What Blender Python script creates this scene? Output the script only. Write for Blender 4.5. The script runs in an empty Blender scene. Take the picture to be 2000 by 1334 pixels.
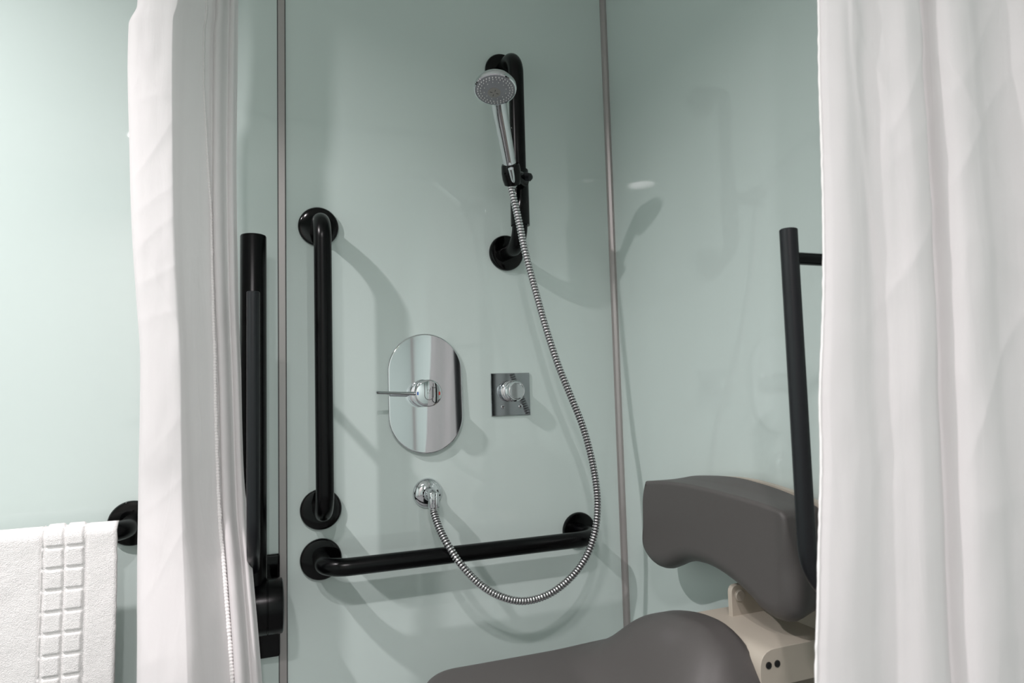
import bpy, bmesh, math, random
from mathutils import Vector, Matrix, noise
from math import sin, cos, pi, sqrt, radians

C = bpy.context.scene.collection
H = 1.00                       # height of the lens above the floor; z values below are relative to it

# ------------------------------------------------------------------ camera
cam_d = bpy.data.cameras.new('camera')
cam = bpy.data.objects.new('camera', cam_d); C.objects.link(cam)
Rw = ((9.33892284e-01, -2.19166629e-04, 3.57554407e-01),
      (-3.56461774e-01, 7.75492933e-02, 9.31085985e-01),
      (-2.79321545e-02, -9.96988495e-01, 7.23445621e-02))   # columns: image right, image down, view axis
M = Matrix.Identity(4)
for i in range(3):
    M[i][0] = Rw[i][0]; M[i][1] = -Rw[i][1]; M[i][2] = -Rw[i][2]
M[0][3], M[1][3], M[2][3] = 0.0, -1.48686, H
cam.matrix_world = M
cam_d.sensor_width = 36.0
cam_d.lens = 1315.36 / 2000 * 36
cam_d.clip_start = 0.02
cam_d.dof.use_dof = True
cam_d.dof.focus_distance = 1.45
cam_d.dof.aperture_fstop = 6.3
bpy.context.scene.camera = cam

# ------------------------------------------------------------------ world, exposure, lights
w = bpy.data.worlds.new('world'); bpy.context.scene.world = w; w.use_nodes = True
w.node_tree.nodes['Background'].inputs[0].default_value = (0.9, 0.93, 1, 1)
w.node_tree.nodes['Background'].inputs[1].default_value = 0.006
vs = bpy.context.scene.view_settings
vs.view_transform = 'Standard'; vs.look = 'None'; vs.gamma = 1; vs.use_curve_mapping = False
vs.exposure = 0.41
ZC = 1.215                     # ceiling
LAMPS = [  # x, y, watts, radius, spread in degrees
    (-0.92, -0.73, 19.5, 0.030, 150),
    (-0.12, -1.95, 11.0, 0.032, 145),
    (-0.46, -1.93, 12.5, 0.075, 148),
]
lamp_lights = []
for (lx, ly, lw, lr, lsp) in LAMPS:
    ld = bpy.data.lights.new('bulb', 'AREA'); ld.shape = 'DISK'; ld.size = lr * 2
    ld.energy = lw; ld.spread = radians(lsp); ld.color = (1.0, 0.935, 0.955)
    lo = bpy.data.objects.new('bulb', ld); C.objects.link(lo)
    lo.location = (lx, ly, ZC + H - 0.012)
    lamp_lights.append(lo)

# ------------------------------------------------------------------ materials
def mat(name, col, rough=0.5, metal=0.0, spec=0.5, bump=None, var=None, coat=0, sss=0, trans=0):
    m = bpy.data.materials.new(name); m.use_nodes = True
    nt = m.node_tree; b = nt.nodes['Principled BSDF']
    b.inputs['Base Color'].default_value = (*col, 1)
    b.inputs['Roughness'].default_value = rough
    b.inputs['Metallic'].default_value = metal
    b.inputs['Specular IOR Level'].default_value = spec
    b.inputs['Coat Weight'].default_value = coat
    b.inputs['Coat Roughness'].default_value = 0.05
    tc = nt.nodes.new('ShaderNodeTexCoord')
    if var:      # (scale, amount) gentle colour variation
        n = nt.nodes.new('ShaderNodeTexNoise'); n.inputs['Scale'].default_value = var[0]
        n.inputs['Detail'].default_value = 5
        nt.links.new(tc.outputs['Object'], n.inputs['Vector'])
        mx = nt.nodes.new('ShaderNodeMix'); mx.data_type = 'RGBA'
        mx.inputs[6].default_value = (*[c * (1 - var[1]) for c in col], 1)
        mx.inputs[7].default_value = (*[min(1, c * (1 + var[1])) for c in col], 1)
        nt.links.new(n.outputs['Fac'], mx.inputs[0])
        nt.links.new(mx.outputs[2], b.inputs['Base Color'])
    if bump:     # (scale, strength, distance)
        n = nt.nodes.new('ShaderNodeTexNoise'); n.inputs['Scale'].default_value = bump[0]
        n.inputs['Detail'].default_value = 4
        nt.links.new(tc.outputs['Object'], n.inputs['Vector'])
        bp = nt.nodes.new('ShaderNodeBump'); bp.inputs['Strength'].default_value = bump[1]
        bp.inputs['Distance'].default_value = bump[2]
        nt.links.new(n.outputs['Fac'], bp.inputs['Height'])
        nt.links.new(bp.outputs['Normal'], b.inputs['Normal'])
    return m

def panel_mat():
    m = mat('mint_wall_panel', (0.575, 0.66, 0.63), 0.07, 0, 0.72, var=(1.3, 0.015))
    nt = m.node_tree; b = nt.nodes['Principled BSDF']
    tc = nt.nodes.new('ShaderNodeTexCoord')
    # faint smears of dried water that dull the gloss here and there
    n = nt.nodes.new('ShaderNodeTexNoise'); n.inputs['Scale'].default_value = 9; n.inputs['Detail'].default_value = 8
    nt.links.new(tc.outputs['Object'], n.inputs['Vector'])
    mr = nt.nodes.new('ShaderNodeMapRange'); mr.inputs['From Min'].default_value = 0.45; mr.inputs['From Max'].default_value = 0.8
    mr.inputs['To Min'].default_value = 0.02; mr.inputs['To Max'].default_value = 0.07
    nt.links.new(n.outputs['Fac'], mr.inputs['Value']); nt.links.new(mr.outputs[0], b.inputs['Roughness'])
    n2 = nt.nodes.new('ShaderNodeTexNoise'); n2.inputs['Scale'].default_value = 6; n2.inputs['Detail'].default_value = 1
    nt.links.new(tc.outputs['Object'], n2.inputs['Vector'])
    bp = nt.nodes.new('ShaderNodeBump'); bp.inputs['Strength'].default_value = 0.03; bp.inputs['Distance'].default_value = 0.004
    nt.links.new(n2.outputs['Fac'], bp.inputs['Height']); nt.links.new(bp.outputs['Normal'], b.inputs['Normal'])
    return m

def cloth_mat():
    m = bpy.data.materials.new('white_curtain_cloth'); m.use_nodes = True
    nt = m.node_tree; nt.nodes.clear()
    out = nt.nodes.new('ShaderNodeOutputMaterial')
    d = nt.nodes.new('ShaderNodeBsdfPrincipled'); d.inputs['Base Color'].default_value = (0.87, 0.835, 0.835, 1)
    d.inputs['Roughness'].default_value = 0.7; d.inputs['Specular IOR Level'].default_value = 0.25
    d.inputs['Sheen Weight'].default_value = 0.15
    t = nt.nodes.new('ShaderNodeBsdfTranslucent'); t.inputs['Color'].default_value = (0.80, 0.77, 0.77, 1)
    mx = nt.nodes.new('ShaderNodeMixShader'); mx.inputs[0].default_value = 0.36
    tc = nt.nodes.new('ShaderNodeTexCoord')
    mp = nt.nodes.new('ShaderNodeMapping'); mp.inputs['Scale'].default_value = (60, 60, 9); mp.inputs['Rotation'].default_value = (0.35, 0.3, 0)
    n = nt.nodes.new('ShaderNodeTexNoise'); n.inputs['Scale'].default_value = 0.5; n.inputs['Detail'].default_value = 5
    n.inputs['Distortion'].default_value = 1.2
    nt.links.new(tc.outputs['Object'], mp.inputs['Vector']); nt.links.new(mp.outputs[0], n.inputs['Vector'])
    bp = nt.nodes.new('ShaderNodeBump'); bp.inputs['Strength'].default_value = 0.25; bp.inputs['Distance'].default_value = 0.004
    nt.links.new(n.outputs['Fac'], bp.inputs['Height'])
    for s in (d, t): nt.links.new(bp.outputs['Normal'], s.inputs['Normal'])
    nt.links.new(d.outputs[0], mx.inputs[1]); nt.links.new(t.outputs[0], mx.inputs[2])
    nt.links.new(mx.outputs[0], out.inputs[0])
    return m

PANEL = panel_mat()
CLOTH = cloth_mat()
HEMCLOTH = mat('white_hem_cloth', (0.84, 0.82, 0.81), 0.75, 0, 0.2, bump=(700, 0.4, 0.001))
ALU = mat('brushed_aluminium_trim', (0.40, 0.375, 0.365), 0.38, 0.55, 0.5)
SEAL = mat('dark_joint_seal', (0.10, 0.10, 0.10), 0.6)
BLACK = mat('black_powder_coat', (0.0010, 0.0011, 0.0013), 0.26, 0, 0.20, bump=(900, 0.08, 0.0004))
BLACKGLOSS = mat('black_gloss_plastic', (0.0010, 0.0010, 0.0011), 0.08, 0, 0.25)
GREYBLACK = mat('dark_slate_plastic', (0.006, 0.007, 0.009), 0.34, 0, 0.4)
CHROME = mat('polished_chrome', (0.74, 0.75, 0.77), 0.035, 1.0)
CHROMEDARK = mat('dark_chrome', (0.42, 0.43, 0.45), 0.06, 1.0)
HOSE = mat('hose_steel', (0.66, 0.64, 0.65), 0.16, 1.0)
GROOVE = mat('hose_groove', (0.02, 0.018, 0.02), 0.5)
SPRAY = mat('grey_spray_face', (0.26, 0.26, 0.28), 0.35)
SPRAYMID = mat('warm_grey_spray_centre', (0.27, 0.255, 0.24), 0.4)
NOZZLE = mat('pale_rubber_nozzle', (0.62, 0.60, 0.60), 0.5)
BLUE = mat('blue_mark', (0.02, 0.10, 0.38), 0.3)
RED = mat('red_mark', (0.45, 0.03, 0.02), 0.3)
INK = mat('engraved_line', (0.06, 0.05, 0.05), 0.5)
PADGREY = mat('grey_seat_polyurethane', (0.085, 0.079, 0.076), 0.47, 0, 0.4, bump=(1300, 0.25, 0.0004), var=(300, 0.05))
BEIGE = mat('beige_powder_coat', (0.47, 0.425, 0.355), 0.42, 0, 0.5, bump=(1200, 0.06, 0.0003))
BEIGEDARK = mat('beige_cap', (0.40, 0.365, 0.31), 0.4)
BOLT = mat('dark_bolt', (0.02, 0.02, 0.02), 0.4, 0.3)
TERRY = mat('white_terry_cloth', (0.86, 0.845, 0.83), 0.95, 0, 0.1, bump=(700, 0.9, 0.0024))
CEIL = mat('white_ceiling_paint', (0.82, 0.82, 0.80), 0.8)
FLOOR = mat('grey_vinyl_floor', (0.16, 0.165, 0.165), 0.5, 0, 0.4, bump=(500, 0.1, 0.001), var=(60, 0.2))
WHITEPL = mat('white_plastic', (0.80, 0.80, 0.80), 0.35)
DOORM = mat('pale_door_laminate', (0.62, 0.60, 0.57), 0.4)
GLOW = bpy.data.materials.new('lamp_glow'); GLOW.use_nodes = True
_b = GLOW.node_tree.nodes['Principled BSDF']; _b.inputs['Emission Color'].default_value = (1, 0.96, 0.93, 1); _b.inputs['Emission Strength'].default_value = 4

# ------------------------------------------------------------------ geometry helpers
class G:
    """collects vertices/faces of ONE mesh"""
    def __init__(s): s.v = []; s.f = []; s.m = []
    def add(s, vs, fs, mi=0):
        o = len(s.v); s.v += [tuple(v) for v in vs]
        s.f += [tuple(i + o for i in f) for f in fs]; s.m += [mi] * len(fs)
        return s
    def box(s, a, b, mi=0):
        (x0, y0, z0), (x1, y1, z1) = a, b
        vs = [(x0,y0,z0),(x1,y0,z0),(x1,y1,z0),(x0,y1,z0),(x0,y0,z1),(x1,y0,z1),(x1,y1,z1),(x0,y1,z1)]
        return s.add(vs, [(0,3,2,1),(4,5,6,7),(0,1,5,4),(1,2,6,5),(2,3,7,6),(3,0,4,7)], mi)
    def loft(s, rings, cap0=True, cap1=True, closed=True, mi=0, mis=None):
        n = len(rings[0]); o = len(s.v)
        for r in rings: s.v += [tuple(p) for p in r]
        for k in range(len(rings) - 1):
            for i in range(n if closed else n - 1):
                j = (i + 1) % n
                s.f.append((o+k*n+i, o+k*n+j, o+(k+1)*n+j, o+(k+1)*n+i)); s.m.append(mis[k] if mis else mi)
        if cap0: s.f.append(tuple(o + i for i in reversed(range(n)))); s.m.append(mis[0] if mis else mi)
        if cap1: s.f.append(tuple(o + (len(rings)-1)*n + i for i in range(n))); s.m.append(mis[-1] if mis else mi)
        return s
    def lathe(s, prof, origin, axis, seg=48, mi=0, mis=None):
        """prof: (radius, distance along axis)"""
        ax = Vector(axis).normalized(); u = ax.orthogonal().normalized(); v = ax.cross(u)
        o = Vector(origin); rings = []
        for r, t in prof:
            r = max(r, 1e-5)
            rings.append([o + ax*t + (u*cos(a) + v*sin(a))*r for a in (2*pi*i/seg for i in range(seg))])
        return s.loft(rings, True, True, mi=mi, mis=mis)
    def tube(s, path, rad, seg=24, caps=True, mi=0, mis=None):
        P = [Vector(p) for p in path]; n = len(P)
        T = [(P[min(i+1,n-1)] - P[max(i-1,0)]).normalized() for i in range(n)]
        u = T[0].orthogonal().normalized(); rings = []
        for i in range(n):
            u = (u - T[i]*u.dot(T[i])).normalized(); v = T[i].cross(u)
            r = rad[i] if isinstance(rad, (list, tuple)) else rad
            rings.append([P[i] + (u*cos(a) + v*sin(a))*r for a in (2*pi*k/seg for k in range(seg))])
        return s.loft(rings, caps, caps, mi=mi, mis=mis)

def link(name, g, mats, parent=None, smooth=True, bevel=0, angle=35, kind=None, zoff=H):
    me = bpy.data.meshes.new(name)
    off = Vector((0, 0, 0)); 
    if parent is not None:
        p = parent; 
        while p is not None: off = off + Vector(p.location); p = p.parent
    me.from_pydata([(v[0]-off.x, v[1]-off.y, v[2]+zoff-off.z) for v in g.v], [], g.f)
    if not isinstance(mats, (list, tuple)): mats = [mats]
    for m in mats: me.materials.append(m)
    for i, p in enumerate(me.polygons):
        p.material_index = g.m[i]; p.use_smooth = smooth
    bm = bmesh.new(); bm.from_mesh(me)
    bmesh.ops.recalc_face_normals(bm, faces=bm.faces)
    bm.to_mesh(me); bm.free()
    o = bpy.data.objects.new(name, me); C.objects.link(o)
    if parent is not None: o.parent = parent
    if smooth:
        me.set_sharp_from_angle(angle=radians(angle))
    if bevel:
        b = o.modifiers.new('bevel', 'BEVEL'); b.width = bevel; b.segments = 3; b.limit_method = 'ANGLE'; b.angle_limit = radians(40)
        b.harden_normals = False
    if kind: o['kind'] = kind
    return o

def thing(name, label, cat, loc, group=None):
    o = bpy.data.objects.new(name, None); C.objects.link(o)
    o.empty_display_size = 0.05
    o.location = (loc[0], loc[1], loc[2] + H)
    o['label'] = label; o['category'] = cat
    if group: o['group'] = group
    return o

def tag(o, label, cat, group=None):
    o['label'] = label; o['category'] = cat
    if group: o['group'] = group
    return o

def arc_path(pts, r, n=12):
    """polyline with rounded corners"""
    P = [Vector(p) for p in pts]; out = [P[0]]
    for i in range(1, len(P)-1):
        a, b, c = P[i-1], P[i], P[i+1]
        d0 = (a-b).normalized(); d1 = (c-b).normalized()
        ang = d0.angle(d1); t = min(r/math.tan(ang/2), (a-b).length*0.98, (c-b).length*0.98)
        rr = t*math.tan(ang/2); bis = (d0+d1).normalized(); cen = b + bis*(rr/sin(ang/2))
        p0 = b + d0*t; p1 = b + d1*t
        v0 = p0-cen; v1 = p1-cen; tot = v0.angle(v1); ax = v0.cross(v1).normalized()
        for k in range(n+1):
            out.append(cen + Matrix.Rotation(tot*k/n, 3, ax) @ v0)
    out.append(P[-1]); return out

def catmull(P, n=10):
    P = [Vector(p) for p in P]; out = []
    Q = [2*P[0]-P[1]] + P + [2*P[-1]-P[-2]]
    for i in range(1, len(Q)-2):
        a, b, c, d = Q[i-1:i+3]
        for k in range(n):
            t = k/n
            out.append(0.5*((2*b) + (c-a)*t + (2*a-5*b+4*c-d)*t*t + (3*b-a-3*c+d)*t**3))
    out.append(P[-1]); return out

def resample(path, step):
    L = [0]
    for i in range(1, len(path)): L.append(L[-1] + (path[i]-path[i-1]).length)
    n = int(L[-1]/step); out = []; j = 0
    for k in range(n+1):
        s = L[-1]*k/n
        while j < len(L)-2 and L[j+1] < s: j += 1
        t = (s-L[j])/max(1e-9, L[j+1]-L[j]); out.append(path[j].lerp(path[j+1], t))
    return out

def interp(tab, x):
    if x <= tab[0][0]: 
        a, b = tab[0], tab[1]
    elif x >= tab[-1][0]: a, b = tab[-2], tab[-1]
    else:
        for a, b in zip(tab, tab[1:]):
            if a[0] <= x <= b[0]: break
    t = (x-a[0])/(b[0]-a[0]); return a[1]+(b[1]-a[1])*t

def smooth_interp(tab, x):
    n = len(tab)
    if x <= tab[0][0]: return tab[0][1]
    if x >= tab[-1][0]: return tab[-1][1]
    for i in range(n-1):
        if tab[i][0] <= x <= tab[i+1][0]: break
    x0, y0 = tab[i]; x1, y1 = tab[i+1]
    def sl(k):
        if k == 0 or k == n-1: return 0
        return (tab[k+1][1]-tab[k-1][1])/(tab[k+1][0]-tab[k-1][0])
    h = x1-x0; t = (x-x0)/h
    return (2*t**3-3*t*t+1)*y0 + (t**3-2*t*t+t)*h*sl(i) + (-2*t**3+3*t*t)*y1 + (t**3-t*t)*h*sl(i+1)

def sm(a, b, v):
    t = max(0, min(1, (v-a)/(b-a))); return t*t*(3-2*t)

# ------------------------------------------------------------------ the room
XR, XL, YF = 0.854, -1.55, -2.60
def wall(name, a, b, m):
    return link(name, G().box(a, b), m, smooth=False, kind='structure')
wall('floor', (XL-0.1, YF-0.1, -H-0.08), (XR+0.1, 0.1, -H), FLOOR)
wall('ceiling', (XL-0.1, YF-0.1, ZC), (XR+0.1, 0.1, ZC+0.08), CEIL)
g = G().box((XL-0.1, 0, -H), (0.0475, 0.1, ZC)).box((0.0625, 0, -H), (XR+0.1, 0.1, ZC)).box((0.0475, 0.004, -H), (0.0625, 0.1, ZC))
link('wall_back', g, PANEL, smooth=False, kind='structure')
wall('wall_right', (XR, YF, -H), (XR+0.1, 0, ZC), PANEL)
wall('wall_left', (XL-0.1, YF, -H), (XL, 0, ZC), PANEL)
wall('wall_front', (XL, YF-0.1, -H), (XR, YF, ZC), PANEL)
# joint strip between the two panels of the back wall
g = G().box((0.0462, -0.0012, -H), (0.0638, 0.004, ZC), 1).box((0.0482, -0.0045, -H), (0.0618, 0.0, ZC), 0)
link('trim_1', g, [ALU, SEAL], smooth=False, bevel=0.0008, kind='structure')
# corner strip
prof = [(0.0, 0.0), (-0.0125, 0.0), (-0.0125, -0.0025), (-0.0085, -0.0035), (-0.0060, -0.0060), (-0.0035, -0.0085), (-0.0025, -0.0125), (0.0, -0.0125)]
g = G().loft([[(XR+x, y, z) for x, y in prof] for z in (-H, ZC)])
link('trim_2', g, ALU, smooth=True, angle=20, kind='structure')
g = G().loft([[(XR+x, YF-y, z) for x, y in prof] for z in (-H, ZC)])
link('trim_3', g, ALU, smooth=True, angle=20, kind='structure')
# flush door in the wall behind the camera
dd = link('door_1', G().box((-1.25, YF, -H), (-0.40, YF+0.035, 1.0)), DOORM, smooth=False, bevel=0.003, kind='structure')
link('door_handle', G().tube(arc_path([(-0.47, YF+0.035, 0.0), (-0.47, YF+0.09, 0.0), (-0.60, YF+0.09, 0.0)], 0.015), 0.009), CHROME, dd)

# ------------------------------------------------------------------ ceiling lamps
LL = ['round recessed ceiling downlight above the towel rail', 'round ceiling downlight in front of the shower opening', 'wider round ceiling downlight towards the door']
for (lx, ly, lw, lr, lsp), lo, lab in zip(LAMPS, lamp_lights, LL):
    t = thing('ceiling_light', lab, 'light', (lx, ly, ZC), 'ceiling downlights')
    R = lr + 0.012
    link('bezel', G().lathe([(R+0.006, 0), (R+0.006, -0.003), (R, -0.006), (R-0.004, -0.006), (R-0.006, -0.002), (R-0.006, 0)], (lx, ly, ZC), (0, 0, 1)), WHITEPL, t)
    link('diffuser', G().lathe([(R-0.007, 0), (R-0.007, -0.004), (0, -0.004)], (lx, ly, ZC), (0, 0, 1)), GLOW, t)
    lo.parent = t; lo.location = (0, 0, -0.009)

# ------------------------------------------------------------------ black grab rails
FL = [(0.0001, 0), (0.0420, 0), (0.0424, 0.0025), (0.0420, 0.0075), (0.0400, 0.0100), (0.0370, 0.0108), (0.0250, 0.0108), (0.0180, 0.0112)]
def flange(c, parent, name='flange'):
    return link(name, G().lathe(FL, c, (0, -1, 0), 64), BLACKGLOSS, parent)
def grab_rail(a, b, label, so=0.0955, r=0.0175, bend=0.048, group=None, name='grab_rail'):
    a = Vector((a[0], 0, a[1])); b = Vector((b[0], 0, b[1]))
    t = thing(name, label, 'grab rail', ((a.x+b.x)/2, 0, (a.z+b.z)/2), group)
    flange(a, t); flange(b, t)
    o = Vector((0, -so, 0))
    link('tube', G().tube(arc_path([a+Vector((0,-0.004,0)), a+o, b+o, b+Vector((0,-0.004,0))], bend, 14), r, 32), BLACK, t)
    return t
grab_rail((0.1295, 0.3635), (0.1305, -0.2370), 'tall vertical black grab rail beside the grey joint strip')
grab_rail((0.1300, -0.3395), (0.7280, -0.3390), 'long horizontal black grab rail with the hose looping in front')
sr = grab_rail((0.5625, 0.7740), (0.5610, 0.3265), 'short vertical black shower rail holding the hand shower', name='shower_rail')
# slider: sleeve, clamp cone, lever
sl = link('slider', G().lathe([(0.0182, 0), (0.0213, 0.0), (0.0215, 0.002), (0.0215, 0.126), (0.0205, 0.128), (0.0182, 0.128)], (0.5625, -0.0955, 0.371), (0, 0, 1), 40), BLACKGLOSS, sr)
HB = Vector((0.522, -0.152, 0.468))                   # centre of the holder cup
HD = Vector((0.435, -0.300, 0.592))                   # centre of the shower head (back)
hd = (HD - HB).normalized()
g = G().tube([Vector((0.562, -0.108, 0.470)), Vector((0.545, -0.13, 0.470)), HB+Vector((0.004, 0.006, 0))], [0.019, 0.0165, 0.0145], 24)
link('holder_arm', g, BLACKGLOSS, sl)
g = G().lathe([(0.0125, -0.024), (0.0175, -0.022), (0.0205, -0.010), (0.0212, 0.004), (0.0200, 0.018), (0.0182, 0.0225), (0.0150, 0.0225), (0.0140, 0.015)], HB, (hd*0.55 + Vector((0, 0, 1))*0.45).normalized(), 40)
link('holder_cup', g, BLACKGLOSS, sl)
g = G().lathe([(0.004, -0.001), (0.0085, 0.0), (0.0098, 0.012), (0.0086, 0.024), (0.004, 0.028), (0.0001, 0.0285)], (0.5555, -0.124, 0.476), Vector((0.62, -0.62, -0.25)), 32)
link('tightening_knob', g, GREYBLACK, sl)

# towel rail on the left
tr = thing('towel_rail', 'black wall rail at far left with a white towel over it', 'towel rail', (-0.5, 0, -0.2325))
for x in (-0.2175, -0.8175): flange((x, 0, -0.2325), tr)
link('tube', G().tube(arc_path([(-0.2175, -0.004, -0.2325), (-0.2175, -0.0955, -0.2325), (-0.8175, -0.0955, -0.2325), (-0.8175, -0.004, -0.2325)], 0.048, 14), 0.0175, 32), BLACK, tr)

# ------------------------------------------------------------------ towel
def towel_height(x, s):
    """pile height in metres: x across, s distance down from the top of the rail"""
    h = 0.0
    def sm(a, b, v): 
        t = max(0, min(1, (v-a)/(b-a))); return t*t*(3-2*t)
    def groove(d, wdt): return -math.exp(-(d/wdt)**2)
    # plain hem at the right
    h += 0.0022*groove(x+0.2712, 0.0016)
    h += 0.0018*groove(x+0.3370, 0.0014)
    pitch = 0.0352
    def cells(u, v, pu, pv, ou, ov):
        a = (u-ou) % pu; b = (v-ov) % pv
        da = min(a, pu-a); db = min(b, pv-b)
        return sm(0.0012, 0.0040, da)*sm(0.0006, 0.0042, db)
    if -0.3365 < x < -0.2725:
        h += 0.0040*cells(x, s, 0.0298, pitch, -0.3325, 0.0105) - 0.0010
    elif x <= -0.3365 and s > 0.268:
        if s < 0.335: h += 0.0052*cells(x, s, pitch, 0.0305, -0.3370, 0.2705) - 0.0010
    if x < -0.337: h += 0.0016*groove(s-0.2675, 0.0016)
    h += 0.0008*noise.noise((x*30, s*30, 3.1)) + 0.0003*noise.noise((x*160, s*160, 8))
    return h
g = G()
xs = [-0.62 + (0.62-0.2250)*i/250 for i in range(251)]
ry, rz, R = -0.0955, -0.2325, 0.0215
def towel_pt(x, s, back=False):
    # s along the front: 0 at top
    if s < R*pi/2:
        a = s/R; n = Vector((0, -sin(a), cos(a))); c = Vector((x, ry, rz)) + n*R
    else:
        d = s-R*pi/2; n = Vector((0, -1, 0)); c = Vector((x, ry-R-0.002*sin(d*9)-0.004*min(1, d*6), rz-d))
    return c, n
rows = []
ns = 300; SL = 0.52
for j in range(ns+1):
    s = SL*j/ns; row = []
    for x in xs:
        c, n = towel_pt(x, s)
        e = (x+0.2250)
        edge = -0.0035*max(0, 1-abs(e)/0.006)**2
        wob = 0.0018*sin(s*14+x*6) + 0.0010*noise.noise((x*8, s*7, 1))
        xx = c.x + 0.0022*sin(s*11)*max(0, 1-(abs(e)/0.2)) + 0.0007*noise.noise((s*60, 2, 5))
        hh = towel_height(x, s) + edge + wob*min(1, s*8)
        row.append(Vector((xx, c.y, c.z)) + n*hh)
    rows.append(row)
# back side
nb = 40
back = []
for j in range(1, nb+1):
    s = 0.34*j/nb; row = []
    for x0_ in xs:
        x = x0_ - 0.006*min(1, s/0.05)*sm(-0.24, -0.225, x0_)
        if s < R*pi/2:
            a = s/R; n = Vector((0, sin(a), cos(a))); c = Vector((x, ry, rz)) + n*R
        else:
            c = Vector((x, ry+R, rz-(s-R*pi/2)))
        row.append(c)
    back.append(row)
allr = list(reversed(back)) + rows
g.loft(allr, False, False, closed=False)
tw = link('towel', g, TERRY, angle=80)
sd = tw.modifiers.new('thickness', 'SOLIDIFY'); sd.thickness = 0.0045; sd.offset = 1 if False else -1
tag(tw, 'white terry bath towel with a border of raised squares, folded over the rail', 'towel')

# ------------------------------------------------------------------ fold-up support rails (built on the back wall, local wall plane y=0, centre x=0)
def support_rail(label, loc):
    t = thing('fold_up_support_rail', label, 'support rail', loc, None)
    z0 = loc[2]
    def L(g, n, m, **k):
        g.v = [(x+loc[0], y+loc[1], z+loc[2]) for x, y, z in g.v]; return link(n, g, m, t, **k)
    L(G().box((-0.050, -0.012, -0.520), (0.0485, 0, -0.318)), 'back_plate', BLACKGLOSS, smooth=False, bevel=0.004)
    L(G().box((-0.030, -0.075, -0.455), (0.032, -0.010, -0.350)), 'hinge_bracket', BLACKGLOSS, smooth=False, bevel=0.004)
    pr = [(0.0001, -0.052), (0.046, -0.052), (0.0505, -0.049), (0.0515, -0.045), (0.0515, 0.0222), (0.0500, 0.0230), (0.0500, 0.0242), (0.0515, 0.0250),
          (0.0515, 0.046), (0.0505, 0.0505), (0.046, 0.0525), (0.0001, 0.0525)]
    L(G().lathe(pr, (0, -0.072, -0.402), (1, 0, 0), 56), 'hinge_drum', BLACK)
    L(G().lathe([(0.0247, -0.372), (0.0247, 0.319), (0.0235, 0.3215), (0.021, 0.3225), (0.0001, 0.3225)], (-0.0015, -0.070, 0), (0, 0, 1), 48), 'main_tube', BLACK)
    p = arc_path([(-0.0015, -0.066, -0.335), (-0.0015, -0.132, -0.300), (-0.0015, -0.205, -0.258), (-0.0015, -0.205, 0.188)], 0.075, 12)
    p2 = p + [p[-1] + Vector((0, 0, 0.0012)), p[-1]+Vector((0, 0, 0.0012))]
    L(G().tube(p2, [0.0113]*(len(p)) + [0.0100, 0.0001], 28), 'outer_bar', GREYBLACK)
    L(G().tube([(-0.0015, -0.080, 0.151), (-0.0015, -0.202, 0.151)], 0.0082, 20), 'cross_bar', BLACK)
    return t
support_rail('black folded-up support rail seen end on, between left curtain and joint strip', (0, 0, 0))
s2 = support_rail('black folded-up support rail in front of the backrest, half behind the right curtain', (0, 0, 0.010))
s2.location = (XR, -0.812, 0.010+H); s2.rotation_euler = (0, 0, -pi/2)

# ------------------------------------------------------------------ hand shower
HS = thing('hand_shower', 'chrome hand shower with round grey spray face, clipped in its holder', 'hand shower', HB)
fn = Vector((-0.13, -0.31, -0.94)).normalized()       # spray direction: down into the cubicle
HC = Vector((0.4340, -0.3040, 0.5790))                 # centre of the spray face
rear = Vector((0.10, 0.945, -0.31)); rear = (rear - fn*rear.dot(fn)).normalized()
base = HB - hd*0.030
P3 = Vector((0.4615, -0.250, 0.573)); P4 = Vector((0.4450, -0.288, 0.5975))
hp = catmull([base, base.lerp(P3, 0.35)+Vector((0.001, 0.0015, 0.0)), base.lerp(P3, 0.7)+Vector((0.001, 0.002, 0.0)), P3, P4], 12)
N = len(hp)
rad = [interp([(0, 0.0088), (0.12, 0.0105), (0.155, 0.0125), (0.17, 0.0138), (0.6, 0.0150), (0.8, 0.0160), (0.9, 0.0150), (1.0, 0.010)], i/(N-1)) for i in range(N)]
link('handle', G().tube(hp, rad, 40), CHROME, HS)
# spray head: face looks down towards the room
pr = [(0.0001, -0.030), (0.012, -0.029), (0.026, -0.024), (0.036, -0.016), (0.0408, -0.008), (0.0415, -0.003), (0.0408, 0.0005), (0.0385, 0.0016), (0.0380, 0.0)]
link('head_shell', G().lathe(pr, HC, fn, 64), CHROME, HS)
sf = link('spray_face', G().lathe([(0.0379, -0.006), (0.0379, 0.0008), (0.0365, 0.0016), (0.0001, 0.0022)], HC, fn, 64), SPRAY, HS)
u = Vector((1, 0, 0)); u = (u - fn*u.dot(fn)).normalized(); v = fn.cross(u)
if v.z < 0: v = -v
link('spray_centre', G().lathe([(0.0125, 0.0), (0.0125, 0.0026), (0.0115, 0.0030), (0.0001, 0.0030)], HC-v*0.006, fn, 40), SPRAYMID, sf)
for rr, n in ((0.0335, 34), (0.0285, 26)):
    for k in range(n):
        a = 2*pi*k/n + (0.1 if rr < 0.03 else 0)
        p = HC + u*cos(a)*rr + v*sin(a)*rr
        link('nozzle', G().lathe([(0.0011, 0.0), (0.0011, 0.0034), (0.0007, 0.0042), (0.0001, 0.0042)], p, fn, 8), NOZZLE, sf)
for k in range(12):
    a = 2*pi*k/12
    p = HC + u*cos(a)*0.0215 + v*sin(a)*0.0215
    link('nozzle', G().lathe([(0.0009, 0.0), (0.0009, 0.0034), (0.0001, 0.0036)], p, fn, 8), NOZZLE, sf)
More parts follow.
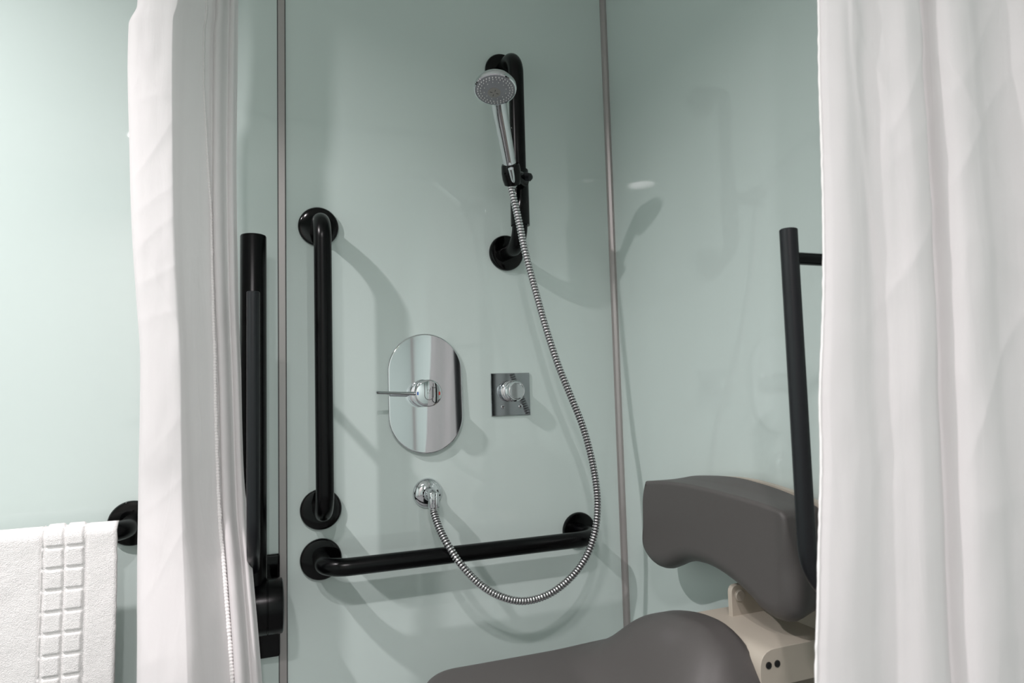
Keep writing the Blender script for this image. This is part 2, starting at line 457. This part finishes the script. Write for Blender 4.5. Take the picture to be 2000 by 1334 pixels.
for k in range(4):
    a = pi/2*k
    dv = u*cos(a)+v*sin(a)
    c = HC - v*0.006 + dv*0.0062 + fn*0.003
    side = fn.cross(dv)
    q = [c-dv*0.0024-side*0.0006, c+dv*0.0024-side*0.0006, c+dv*0.0024+side*0.0006, c-dv*0.0024+side*0.0006]
    link('massage_slot', G().loft([q, [x+fn*0.0004 for x in q]]), INK, sf, smooth=False)

fd = Vector((-0.30, -0.86, -0.20)); fd = (fd - hd*fd.dot(hd)).normalized()
link('handle_tip', G().tube([HB+hd*0.027+fd*0.0175, HB+hd*0.010+fd*0.0195, HB-hd*0.012+fd*0.0185, HB-hd*0.026+fd*0.0125], [0.0060, 0.0055, 0.0045, 0.0040], 16), CHROME, HS)

# ------------------------------------------------------------------ hose
def B(px, py, yy):     # point of the plane y=yy seen at that place in the photo
    d = [Rw[i][0]*(px-1000) + Rw[i][1]*(py-667) + Rw[i][2]*1315.36 for i in range(3)]
    t = (1.48686+yy)/d[1]; return Vector((d[0]*t, yy, d[2]*t))
hosepts = [(996,350,-.141),(999,372,-.146),(1006,400,-.148),(1015,440,-.150),(1023,480,-.151),(1034,525,-.152),(1049,580,-.152),(1066,640,-.152),(1089,710,-.152),(1113,770,-.152),(1137,830,-.151),
           (1154,890,-.150),(1164,945,-.149),(1167,990,-.148),(1162,1040,-.147),(1145,1088,-.146),(1115,1128,-.146),(1073,1160,-.145),(1025,1174,-.144),(980,1166,-.142),(938,1142,-.139),
           (903,1106,-.132),(877,1068,-.115),(859,1034,-.085),(848,1003,-.056),(846.5,992,-.052)]
path = resample(catmull([B(*p) for p in hosepts], 12), 0.0001)
full = resample(catmull([B(*p) for p in hosepts], 12), 0.00105)
hose = G()
pr = [1.0, 1.03, 1.03, 1.0, 0.84, 0.84]        # profile of one rib, 6 samples of ~1 mm
rad = [0.0079*pr[i % 6] for i in range(len(full))]
mis = [1 if (i % 6) in (3, 4, 5) and (i % 6) != 3 else 0 for i in range(len(full))]
hose.tube(full, rad, 18, mis=mis)
ho = link('shower_hose', hose, [HOSE, GROOVE], angle=50)
tag(ho, 'ribbed metal shower hose looping from the hand shower to the wall elbow', 'hose')
d0 = (full[8]-full[0]).normalized()
link('hose_cone', G().lathe([(0.0072, -0.030), (0.0070, 0.0), (0.0080, 0.002), (0.0082, 0.008), (0.0074, 0.010)], full[0]-d0*0.002, d0, 24), HOSE, ho)

# ------------------------------------------------------------------ thermostatic mixer
def stadium(cx, cz, w, h, n=28):
    r = w/2; pts = []
    for k in range(n+1):
        a = pi*k/n; pts.append((cx + r*cos(a), cz + (h/2-r) + r*sin(a)))
    for k in range(n+1):
        a = pi + pi*k/n; pts.append((cx + r*cos(a), cz - (h/2-r) + r*sin(a)))
    return pts
TX, TZ = 0.3592, -0.0010
MX = thing('shower_mixer', 'chrome shower mixer on a tall rounded plate, lever pointing left', 'mixer valve', (TX, 0, TZ))
def ring(w, h, y): return [(x, y, z) for x, z in stadium(TX, TZ, w, h)]
tl = lambda P, w: [(x, y + w*(-0.011*(x-TX) + 0.030*(z-TZ)), z) for x, y, z in P]
g = G().loft([ring(.168, .266, 0), tl(ring(.1695, .2675, -.003), 0.3), tl(ring(.1695, .2675, -.006), 1), tl(ring(.168, .266, -.0078), 1), tl(ring(.165, .263, -.0084), 1), tl(ring(.163, .261, -.0084), 1)])
link('cover_plate', g, CHROME, MX, angle=50)
kx = 0.3515
pr = [(0.0305, 0.004), (0.0305, 0.010), (0.0290, 0.014), (0.0290, 0.030), (0.0270, 0.031), (0.0270, 0.033), (0.0292, 0.034), (0.0292, 0.062), (0.0280, 0.0645), (0.0255, 0.0655), (0.0001, 0.0658)]
kb = link('temperature_knob', G().lathe(pr, (kx, 0, TZ), (0, -1, 0), 64), CHROME, MX)
link('lever', G().tube([(kx-0.020, -0.052, TZ-0.001), (kx-0.030, -0.0535, TZ), (kx-0.065, -0.060, TZ+0.0015), (kx-0.108, -0.068, TZ+0.004), (kx-0.113, -0.0692, TZ+0.0045), (kx-0.1145, -0.0696, TZ+0.0045)], [0.0046, 0.0040, 0.0033, 0.0036, 0.0036, 0.0008], 20), CHROME, MX)
fy = -0.0660
def plate(a, b): return G().box((a[0], fy, a[1]), (b[0], fy+0.002, b[1]))
link('blue_mark', plate((kx-0.0262, TZ-0.0034), (kx-0.0232, TZ+0.0034)), BLUE, kb, smooth=False)['label'] = 'small blue cold mark'
link('red_mark', plate((kx+0.0215, TZ-0.0046), (kx+0.0245, TZ+0.0026)), RED, kb, smooth=False)['label'] = 'small red hot mark'
up = [(kx-0.0098, fy, TZ+0.021)] + [(kx+0.0098*cos(a), fy, TZ-0.0045+0.0098*sin(a)) for a in (pi+pi*i/16 for i in range(17))] + [(kx+0.0098, fy, TZ+0.021)]
link('button_outline', G().tube(up, 0.00055, 8), INK, kb)
random.seed(4)
g = G()
for k, (dx, z0, z1) in enumerate([(-0.0030, -0.002, 0.003), (-0.0030, 0.005, 0.009), (0.0006, -0.001, 0.001), (0.0006, 0.003, 0.008), (0.0030, 0.006, 0.012)]):
    g.box((kx+dx, fy, TZ+z0), (kx+dx+0.0010, fy+0.001, TZ+z1))
link('engraving', g, INK, kb, smooth=False)

# ------------------------------------------------------------------ square diverter
DX, DZ = 0.5625, -0.0090
DV = thing('diverter_valve', 'small round chrome knob on a square chrome plate', 'valve', (DX, 0, DZ))
dp = link('cover_plate', G().box((DX-0.0487, -0.0045, DZ-0.0495), (DX+0.0487, 0, DZ+0.0495)), CHROMEDARK, DV, smooth=False, bevel=0.0008)
kz = DZ+0.0075
pr = [(0.0245, 0.004), (0.0245, 0.007), (0.0205, 0.009), (0.0205, 0.015), (0.0240, 0.016), (0.0248, 0.018), (0.0248, 0.0215), (0.0225, 0.0225), (0.0225, 0.0250), (0.0240, 0.026), (0.0240, 0.034), (0.0215, 0.036), (0.0205, 0.042),
      (0.0192, 0.0445), (0.0180, 0.0450), (0.0172, 0.0440), (0.0001, 0.0440)]
link('knob', G().lathe(pr, (DX, 0, kz), (0, -1, 0), 56), CHROME, DV)
for sx in (0.5415, 0.5860):
    s = link('screw', G().lathe([(0.0050, 0.003), (0.0050, 0.0055), (0.0040, 0.0066), (0.0028, 0.0068), (0.0024, 0.0052), (0.0001, 0.0052)], (sx, 0, -0.0378), (0, -1, 0), 20), CHROME, DV)
    link('socket', G().lathe([(0.0022, 0.005), (0.0022, 0.0055), (0.0001, 0.0055)], (sx, 0, -0.0378), (0, -1, 0), 6), INK, s)

# ------------------------------------------------------------------ wall elbow
EX, EZ = 0.3590, -0.2215
EL = thing('hose_outlet', 'round domed chrome wall outlet with a spout pointing down', 'hose outlet', (EX, 0, EZ))
link('escutcheon', G().lathe([(0.0325, 0), (0.0330, 0.002), (0.0322, 0.005), (0.0285, 0.0095), (0.0215, 0.0130), (0.0130, 0.0150), (0.0125, 0.0155)], (EX, 0, EZ), (0, -1, 0), 56), CHROME, EL)
link('spout', G().tube(arc_path([(EX, -0.012, EZ), (EX, -0.051, EZ+0.004), (EX+0.0012, -0.052, -0.226)], 0.013, 10), 0.0118, 32), CHROME, EL)
link('collar', G().lathe([(0.0128, 0.014), (0.0145, 0.016), (0.0145, 0.021), (0.0128, 0.023)], (EX, 0, EZ), (0, -1, 0), 40), CHROME, EL)
nut = G(); seg = 48; rings = []
for r, z in ((0.0098, -0.214), (0.0112, -0.2165), (0.0116, -0.244), (0.0104, -0.2475), (0.0088, -0.248)):
    rings.append([(EX+0.0012+(r*(1+0.045*(1 if (k//3) % 2 else -1)))*cos(2*pi*k/seg), -0.052+(r*(1+0.045*(1 if (k//3) % 2 else -1)))*sin(2*pi*k/seg), z) for k in range(seg)])
nut.loft(rings)
link('hose_nut', nut, CHROME, EL, angle=25)

# ------------------------------------------------------------------ shower seat
ST = thing('shower_chair', 'grey padded fold-down shower seat with backrest on beige wall brackets', 'shower seat', (XR, -0.48, -0.50))
# backrest: arch shaped pad. outlines in (y, z)
def closed_smooth(pts, n=10):
    P = [Vector((p[0], p[1], 0)) for p in pts]; m = len(P); out = []
    for i in range(m):
        a, b, c, d = P[i-1], P[i], P[(i+1) % m], P[(i+2) % m]
        for k in range(n):
            t = k/n
            q = 0.5*((2*b) + (c-a)*t + (2*a-5*b+4*c-d)*t*t + (3*b-a-3*c+d)*t**3)
            out.append((q.x, q.y))
    return out
front = [(-.281,-.197),(-.292,-.191),(-.34,-.185),(-.41,-.181),(-.48,-.181),(-.54,-.183),(-.60,-.186),(-.652,-.191),(-.668,-.198),(-.673,-.215),(-.677,-.27),(-.680,-.315),(-.673,-.345),(-.655,-.362),(-.630,-.367),(-.600,-.362),(-.577,-.350),(-.538,-.335),(-.485,-.3235),
         (-.435,-.323),(-.398,-.330),(-.362,-.346),(-.328,-.359),(-.295,-.360),(-.264,-.347),(-.248,-.324),(-.250,-.290),(-.265,-.240)]
backo = [(-.281,-.203),(-.292,-.197),(-.34,-.181),(-.41,-.172),(-.48,-.168),(-.54,-.171),(-.60,-.178),(-.652,-.189),(-.666,-.197),(-.670,-.215),(-.673,-.27),(-.674,-.312),(-.668,-.338),(-.652,-.350),(-.630,-.352),(-.600,-.347),(-.565,-.336),(-.525,-.322),(-.48,-.312),
         (-.435,-.310),(-.398,-.316),(-.362,-.332),(-.328,-.345),(-.298,-.345),(-.272,-.334),(-.260,-.315),(-.262,-.285),(-.274,-.238)]
F = closed_smooth(front, 6); Bk = closed_smooth(backo, 6)
def inset(P, e):
    n = len(P); out = []
    for i in range(n):
        a, b = P[i-3], P[(i+3) % n]
        t = Vector((b[0]-a[0], b[1]-a[1])).normalized(); nn = Vector((t.y, -t.x))
        out.append((P[i][0]+nn.x*e, P[i][1]+nn.y*e))
    return out
# orientation test so that a positive inset shrinks
area = sum(F[i][0]*F[(i+1) % len(F)][1]-F[(i+1) % len(F)][0]*F[i][1] for i in range(len(F)))
sg = -1 if area > 0 else 1
rings = []
XB, XF = 0.822, 0.742
for e, x in ((0.010, XB), (0.003, XB-0.003), (0.0, XB-0.010)):
    rings.append([(x, y, z) for y, z in inset(Bk, sg*e)])
for k in range(1, 6):
    t = k/6; rings.append([(XB-0.010+(XF+0.030-XB+0.010)*t, Bk[i][0]*(1-t)+F[i][0]*t, Bk[i][1]*(1-t)+F[i][1]*t) for i in range(len(F))])
def rv(q): return 0.007 + 0.021*(1-sm(-0.29, -0.215, q[1]))
for k in range(0, 7):
    a = pi/2*k/6
    rings.append([(XF+rr_-rr_*sin(a), p[0], p[1]) for rr_, p in ((rv(q), inset(F, sg*rv(q)*(1-cos(a)))[i]) for i, q in enumerate(F))])
rings.append([(XF, p[0], p[1]) for p in (inset(F, sg*(rv(q)+0.0015))[i] for i, q in enumerate(F))])
g = G().loft(rings)
link('backrest', g, PADGREY, ST, angle=60)
# beige shell behind the backrest
sh = [(x[0]*1.0 if True else 0, x[1]) for x in Bk]
shell = inset([(y-0.012, z+0.001) for y, z in Bk], sg*(0.002))
link('backrest_shell', G().loft([[(XB+0.012, y, z) for y, z in inset(shell, sg*0.004)], [(XB+0.010, y, z) for y, z in shell], [(XB-0.001, y, z) for y, z in shell]]), BEIGE, ST, angle=40)
# seat pad with a raised saddle at the wall end
ytab = [(-.74,0),(-.715,.01),(-.690,.015),(-.660,.052),(-.625,.096),(-.58,.118),(-.53,.120),(-.48,.112),(-.43,.098),(-.38,.075),(-.33,.038),(-.28,.008),(-.24,.0),(-.2,0)]
def seat_h(x, y):
    m = smooth_interp(ytab, y) * sm(0.525, 0.665, x)
    dish = -0.012*math.exp(-((y+0.48)/0.12)**2)*sm(0.28, 0.40, x)*(1-sm(0.50, 0.62, x))
    return m + dish
sx0, sx1, sy0, sy1 = 0.268, 0.712, -0.690, -0.252
def rrect(ins, n=14, rad=0.075):
    r0 = max(0.004, rad-ins); pts = []
    cs = [(sx1-ins-r0*0.6, sy1-ins-r0*0.6, 0.6), (sx0+ins+r0, sy1-ins-r0, 1), (sx0+ins+r0, sy0+ins+r0, 1), (sx1-ins-r0*0.6, sy0+ins+r0*0.6, 0.6)]
    for q, (cx, cy, s) in enumerate(cs):
        for k in range(n):
            a = pi/2*q + pi/2*k/(n-1); pts.append((cx+r0*s*cos(a), cy+r0*s*sin(a)))
        # straight run
        nx = cs[(q+1) % 4]; a2 = pi/2*(q+1)
        p1 = pts[-1]; s2_ = nx[2]; p2 = (nx[0]+r0*s2_*cos(a2), nx[1]+r0*s2_*sin(a2))
        for k in range(1, 24): pts.append((p1[0]+(p2[0]-p1[0])*k/24, p1[1]+(p2[1]-p1[1])*k/24))
    return pts
SZ = -0.498; rings = []
rings.append([(x, y, SZ-0.052) for x, y in rrect(0.012)])
rings.append([(x, y, SZ-0.048) for x, y in rrect(0.003)])
rings.append([(x, y, SZ-0.040) for x, y in rrect(0)])
rr = 0.020
for k in range(0, 7):
    a = pi/2*k/6
    rings.append([(x, y, SZ - rr + rr*sin(a) + seat_h(x, y)) for x, y in rrect(rr*(1-cos(a)))])
last = rrect(rr)
cxm, cym = 0.52, -0.478
for k in range(1, 40):
    t = k/40
    rings.append([((x*(1-t)+cxm*t), (y*(1-t)+cym*t), SZ + seat_h(x*(1-t)+cxm*t, y*(1-t)+cym*t)) for x, y in last])
rings.append([(cxm+(x-cxm)*0.002, cym+(y-cym)*0.002, SZ+seat_h(cxm, cym)) for x, y in last])
link('seat_pad', G().loft(rings), PADGREY, ST, angle=60)
# beige brackets
def prism_y(prof, y0, y1, n=1): return G().loft([[(x, y0, z) for x, z in prof], [(x, y1, z) for x, z in prof]])
def round_prof(pts, r, n=6):
    P = [Vector((p[0], p[1])) for p in pts]; out = []; m = len(P)
    for i in range(m):
        a, b, c = P[i-1], P[i], P[(i+1) % m]; rr_ = r[i] if isinstance(r, (list, tuple)) else r
        d0 = (a-b).normalized(); d1 = (c-b).normalized()
        p0 = b+d0*rr_; p1 = b+d1*rr_
        for k in range(n+1):
            t = k/n; out.append(((1-t)**2*p0+2*t*(1-t)*b+t*t*p1)[:])
    return out
link('wall_plate', G().box((XR-0.014, -0.690, -0.640), (XR, -0.535, -0.345)), BEIGE, ST, smooth=False, bevel=0.003)
hb = link('hinge_box', prism_y(round_prof([(0.697, -0.395), (0.842, -0.395), (0.842, -0.450), (0.697, -0.450)], [0.030, 0.001, 0.001, 0.008]), -0.655, -0.470), BEIGE, ST, angle=30, bevel=0.001)
for bx in (0.7125, 0.7285):
    link('bolt', G().lathe([(0.0052, -0.001), (0.0052, 0.0012), (0.0030, 0.0012), (0.0030, 0.0004), (0.0001, 0.0004)], (bx, -0.655, -0.4175), (0, -1, 0), 20), BOLT, hb)
ear = link('pivot_plate', prism_y(round_prof([(0.762, -0.344), (0.842, -0.344), (0.842, -0.396), (0.762, -0.396)], [0.014, 0.001, 0.001, 0.001]), -0.515, -0.505), BEIGE, ST, angle=30, bevel=0.0008)
link('pivot_cap', G().lathe([(0.0105, 0), (0.0105, 0.0010), (0.0095, 0.0012), (0.0094, 0.0022), (0.0085, 0.003), (0.0001, 0.003)], (0.7790, -0.515, -0.3625), (0, -1, 0), 32), BEIGEDARK, ear)
link('support_arm', G().box((0.31, -0.40, -0.575), (0.842, -0.36, -0.550)), BEIGE, ST, smooth=False, bevel=0.003)
link('support_arm', G().box((0.31, -0.60, -0.575), (0.842, -0.56, -0.550)), BEIGE, ST, smooth=False, bevel=0.003)

# ------------------------------------------------------------------ curtain rail
RZ = 0.985
CR = thing('curtain_rail', 'white curtain rail turning a corner around the shower, close under the ceiling', 'curtain rail', (-0.085, 0, RZ))
rp = arc_path([(-0.085, -0.001, RZ), (-0.085, -0.975, RZ), (XR-0.001, -0.975, RZ)], 0.16, 16)
link('track', G().tube(rp, 0.0125, 20), WHITEPL, CR)
for p, ax in (((-0.085, 0, RZ), (0, -1, 0)), ((XR, -0.975, RZ), (-1, 0, 0))):
    link('wall_socket', G().lathe([(0.028, 0), (0.028, 0.004), (0.018, 0.008), (0.016, 0.018), (0.0127, 0.018)], p, ax, 32), WHITEPL, CR)
link('ceiling_hanger', G().tube([(-0.04, -0.93, RZ+0.01), (-0.04, -0.93, ZC)], 0.006, 16), WHITEPL, CR)

# ------------------------------------------------------------------ curtains
def scl(t): return t
lx = sorted(scl([(0.90,-.150),(.5583,-.1564),(.5268,-.1667),(.338,-.1632),(.2315,-.1589),(.1265,-.1516),(.0571,-.1472),(-.1468,-.1474),(-.2132,-.1478),(-.3662,-.1467),(-0.95,-.150)]))
rx = sorted(scl([(0.90,-.024),(.5836,-.022),(.3522,-.0237),(.2396,-.0229),(.1288,-.0207),(.0559,-.0179),(-.1591,-.0097),(-.23,-.003),(-.3938,.0102),(-0.95,.045)]))
prof_l = [(0, -0.030), (0.015, -0.014), (0.06, 0.001), (0.16, 0.012), (0.30, 0.020), (0.42, 0.024), (0.47, 0.020), (0.52, 0.011), (0.60, 0.003), (0.68, -0.004), (0.735, -0.008), (0.765, -0.015),
          (0.785, 0.004), (0.82, 0.013), (0.86, 0.012), (0.89, -0.002), (0.905, -0.009), (0.93, -0.001), (0.97, 0.004), (1.0, -0.012)]
def crease(x, z, sx, sz, a, seed):
    # ridged noise in a rotated, stretched frame
    u_ = x*cos(a)+z*sin(a); v_ = -x*sin(a)+z*cos(a)
    n_ = noise.noise((u_*sx, v_*sz, seed))
    return (1-min(1, abs(n_)*3.2))**2
def left_pt(t, z):
    yb = interp([(0, -0.180), (0.42, -0.171), (1, -0.093)], t) - 0.105*(1-sm(-0.50, -0.12, z)); k_ = (1.487+yb)/1.027
    a, b = smooth_interp(lx, z/k_), smooth_interp(rx, z/k_)
    # the boundary of the broad fold wanders with height
    sh_ = 0.035*sin(z*5.0+0.6)
    tt = t + sh_*math.exp(-((t-0.5)/0.16)**2)
    d = smooth_interp(prof_l, tt)
    x = (a + (b-a)*t)*k_
    wr = 0.0011*crease(x, z, 11, 3.2, 0.6, 3.0) * sm(0.0, 0.1, t) * (1-sm(0.42, 0.6, t))
    wr += 0.0008*crease(x, z, 14, 4, -0.75, 9.0) * (1-sm(0.5, 0.75, t))
    wr += 0.0006*crease(x, z, 18, 5, 0.7, 15.0) * sm(0.5, 0.6, t)
    wr += 0.0022*noise.noise((x*18, z*5, 4.0)) + 0.0010*noise.noise((x*50, z*16, 7.0))
    return Vector((x, yb - d - wr, z))
def smx(a, b, v): return sm(a, b, v)
top, bot = 0.955, -0.93
rows = []
nz, nt_ = 520, 210
for j in range(nz+1):
    z = bot + (top-bot)*j/nz
    rows.append([left_pt(i/nt_, z) for i in range(nt_+1)])
g = G().loft(rows, False, False, closed=False)
CL = thing('shower_curtain', 'narrow gathered white curtain hanging at left beside the towel', 'curtain', (-0.09, -0.16, -0.93), 'white shower curtains')
link('cloth', g, CLOTH, CL, angle=80)
# twisted hem running down the curtain
hp_, hr = [], []
for j in range(0, 1400):
    z = bot + (top-bot)*j/1399
    th = interp([(-0.95, 0.765), (-0.42, 0.752), (0.0, 0.735), (0.35, 0.752), (0.6, 0.69), (0.95, 0.68)], z)
    p = left_pt(th, z); p.y -= 0.0022
    k = 1 + 0.16*sin(z*1150 + 3*noise.noise((0, z*30, 0))) + 0.28*noise.noise((1, z*60, 0))
    hp_.append(p + Vector((0.0009*noise.noise((z*45, 3, 0)), 0, 0)))
    hr.append(0.0030*k*interp([(-0.95, 1.7), (-0.45, 1.5), (-0.2, 1.1), (0.2, 0.95), (0.6, 0.65), (0.95, 0.65)], z))
link('hem', G().tube(hp_, hr, 10), HEMCLOTH, CL, angle=80)

redge = sorted([(0.95,.617),(.4312,.5962),(.3405,.5905),(.2522,.5872),(.1654,.5825),(.0805,.575),(-.0079,.5644),(-.0834,.5599),(-.1882,.5481),(-.3066,.5354),(-0.95,.49)])
prof_r = [(0, 0.0), (0.03, 0.006), (0.10, 0.009), (0.16, 0.004), (0.22, -0.003), (0.29, 0.004), (0.36, 0.011), (0.43, 0.005), (0.475, -0.008), (0.492, -0.013), (0.508, 0.004), (0.55, 0.014), (0.63, 0.013), (0.71, 0.002), (0.80, 0.0), (0.88, 0.012), (0.95, 0.008), (1.0, 0.0)]
def right_pt(t, z):
    e = smooth_interp(redge, z)
    p0 = Vector((e, -0.930, z)); p1 = Vector((0.846, -1.012, z))
    d = (p1-p0); n = Vector((d.y, -d.x, 0)).normalized()
    if n.y > 0: n = -n
    p = p0 + d*t
    amp = 0.75 + 0.35*sin(z*2.3+1.0)
    tt = t + 0.02*sin(z*4.0)*math.exp(-((t-0.2)/0.12)**2)
    h = smooth_interp(prof_r, tt)*amp
    q = t*0.29
    h += 0.0020*crease(q, z, 12, 3.0, 0.55, 21.0)*sm(0.04, 0.2, t)
    h += 0.0016*crease(q, z, 11, 3.2, -0.6, 33.0)*sm(0.1, 0.3, t)
    h += 0.0022*noise.noise((q*16, z*4, 40.0)) + 0.0009*noise.noise((q*50, z*15, 44.0))
    # long slanting pleat from the top edge
    c = 0.15 + 0.10*sm(0.46, 0.05, z) if False else 0.12+0.12*(1-sm(0.05, 0.42, z))
    h += 0.004*(1/(1+math.exp(-(t-c)*160)))*math.exp(-max(0, t-c)*9)*sm(0.02, 0.15, z)
    return p + n*h + Vector((0.0007*noise.noise((z*90, 1, 1))*(1-sm(0, 0.05, t)), 0, 0))
rows = []
nz, nt_ = 460, 240
for j in range(nz+1):
    z = bot + (top-bot)*j/nz
    rows.append([right_pt(i/nt_, z) for i in range(nt_+1)])
CRT = thing('shower_curtain', 'wide white curtain filling the right side in front of the seat', 'curtain', (0.70, -0.96, -0.93), 'white shower curtains')
link('cloth', G().loft(rows, False, False, closed=False), CLOTH, CRT, angle=80)
hp_, hr = [], []
for j in range(0, 900):
    z = bot + (top-bot)*j/899
    p = right_pt(0.002, z); hp_.append(p); hr.append(0.0014*(1+0.35*noise.noise((0, z*70, 5))))
link('hem', G().tube(hp_, hr, 8), HEMCLOTH, CRT, angle=80)
# hooks
def hooks(parent, pts):
    for (x, y) in pts:
        link('curtain_hook', G().tube([Vector((x, y, RZ-0.035)) + Vector((0, 0, 0.034)) + 0.022*(Vector((cos(a), 0, sin(a))) if parent is CL else Vector((0, cos(a), sin(a)))) for a in (2*pi*k/20 for k in range(21))], 0.0014, 8), WHITEPL, parent)
hooks(CL, [(-0.085, -0.10-0.016*k) for k in range(8)])
hooks(CRT, [(0.62+0.03*k, -0.975) for k in range(8)])
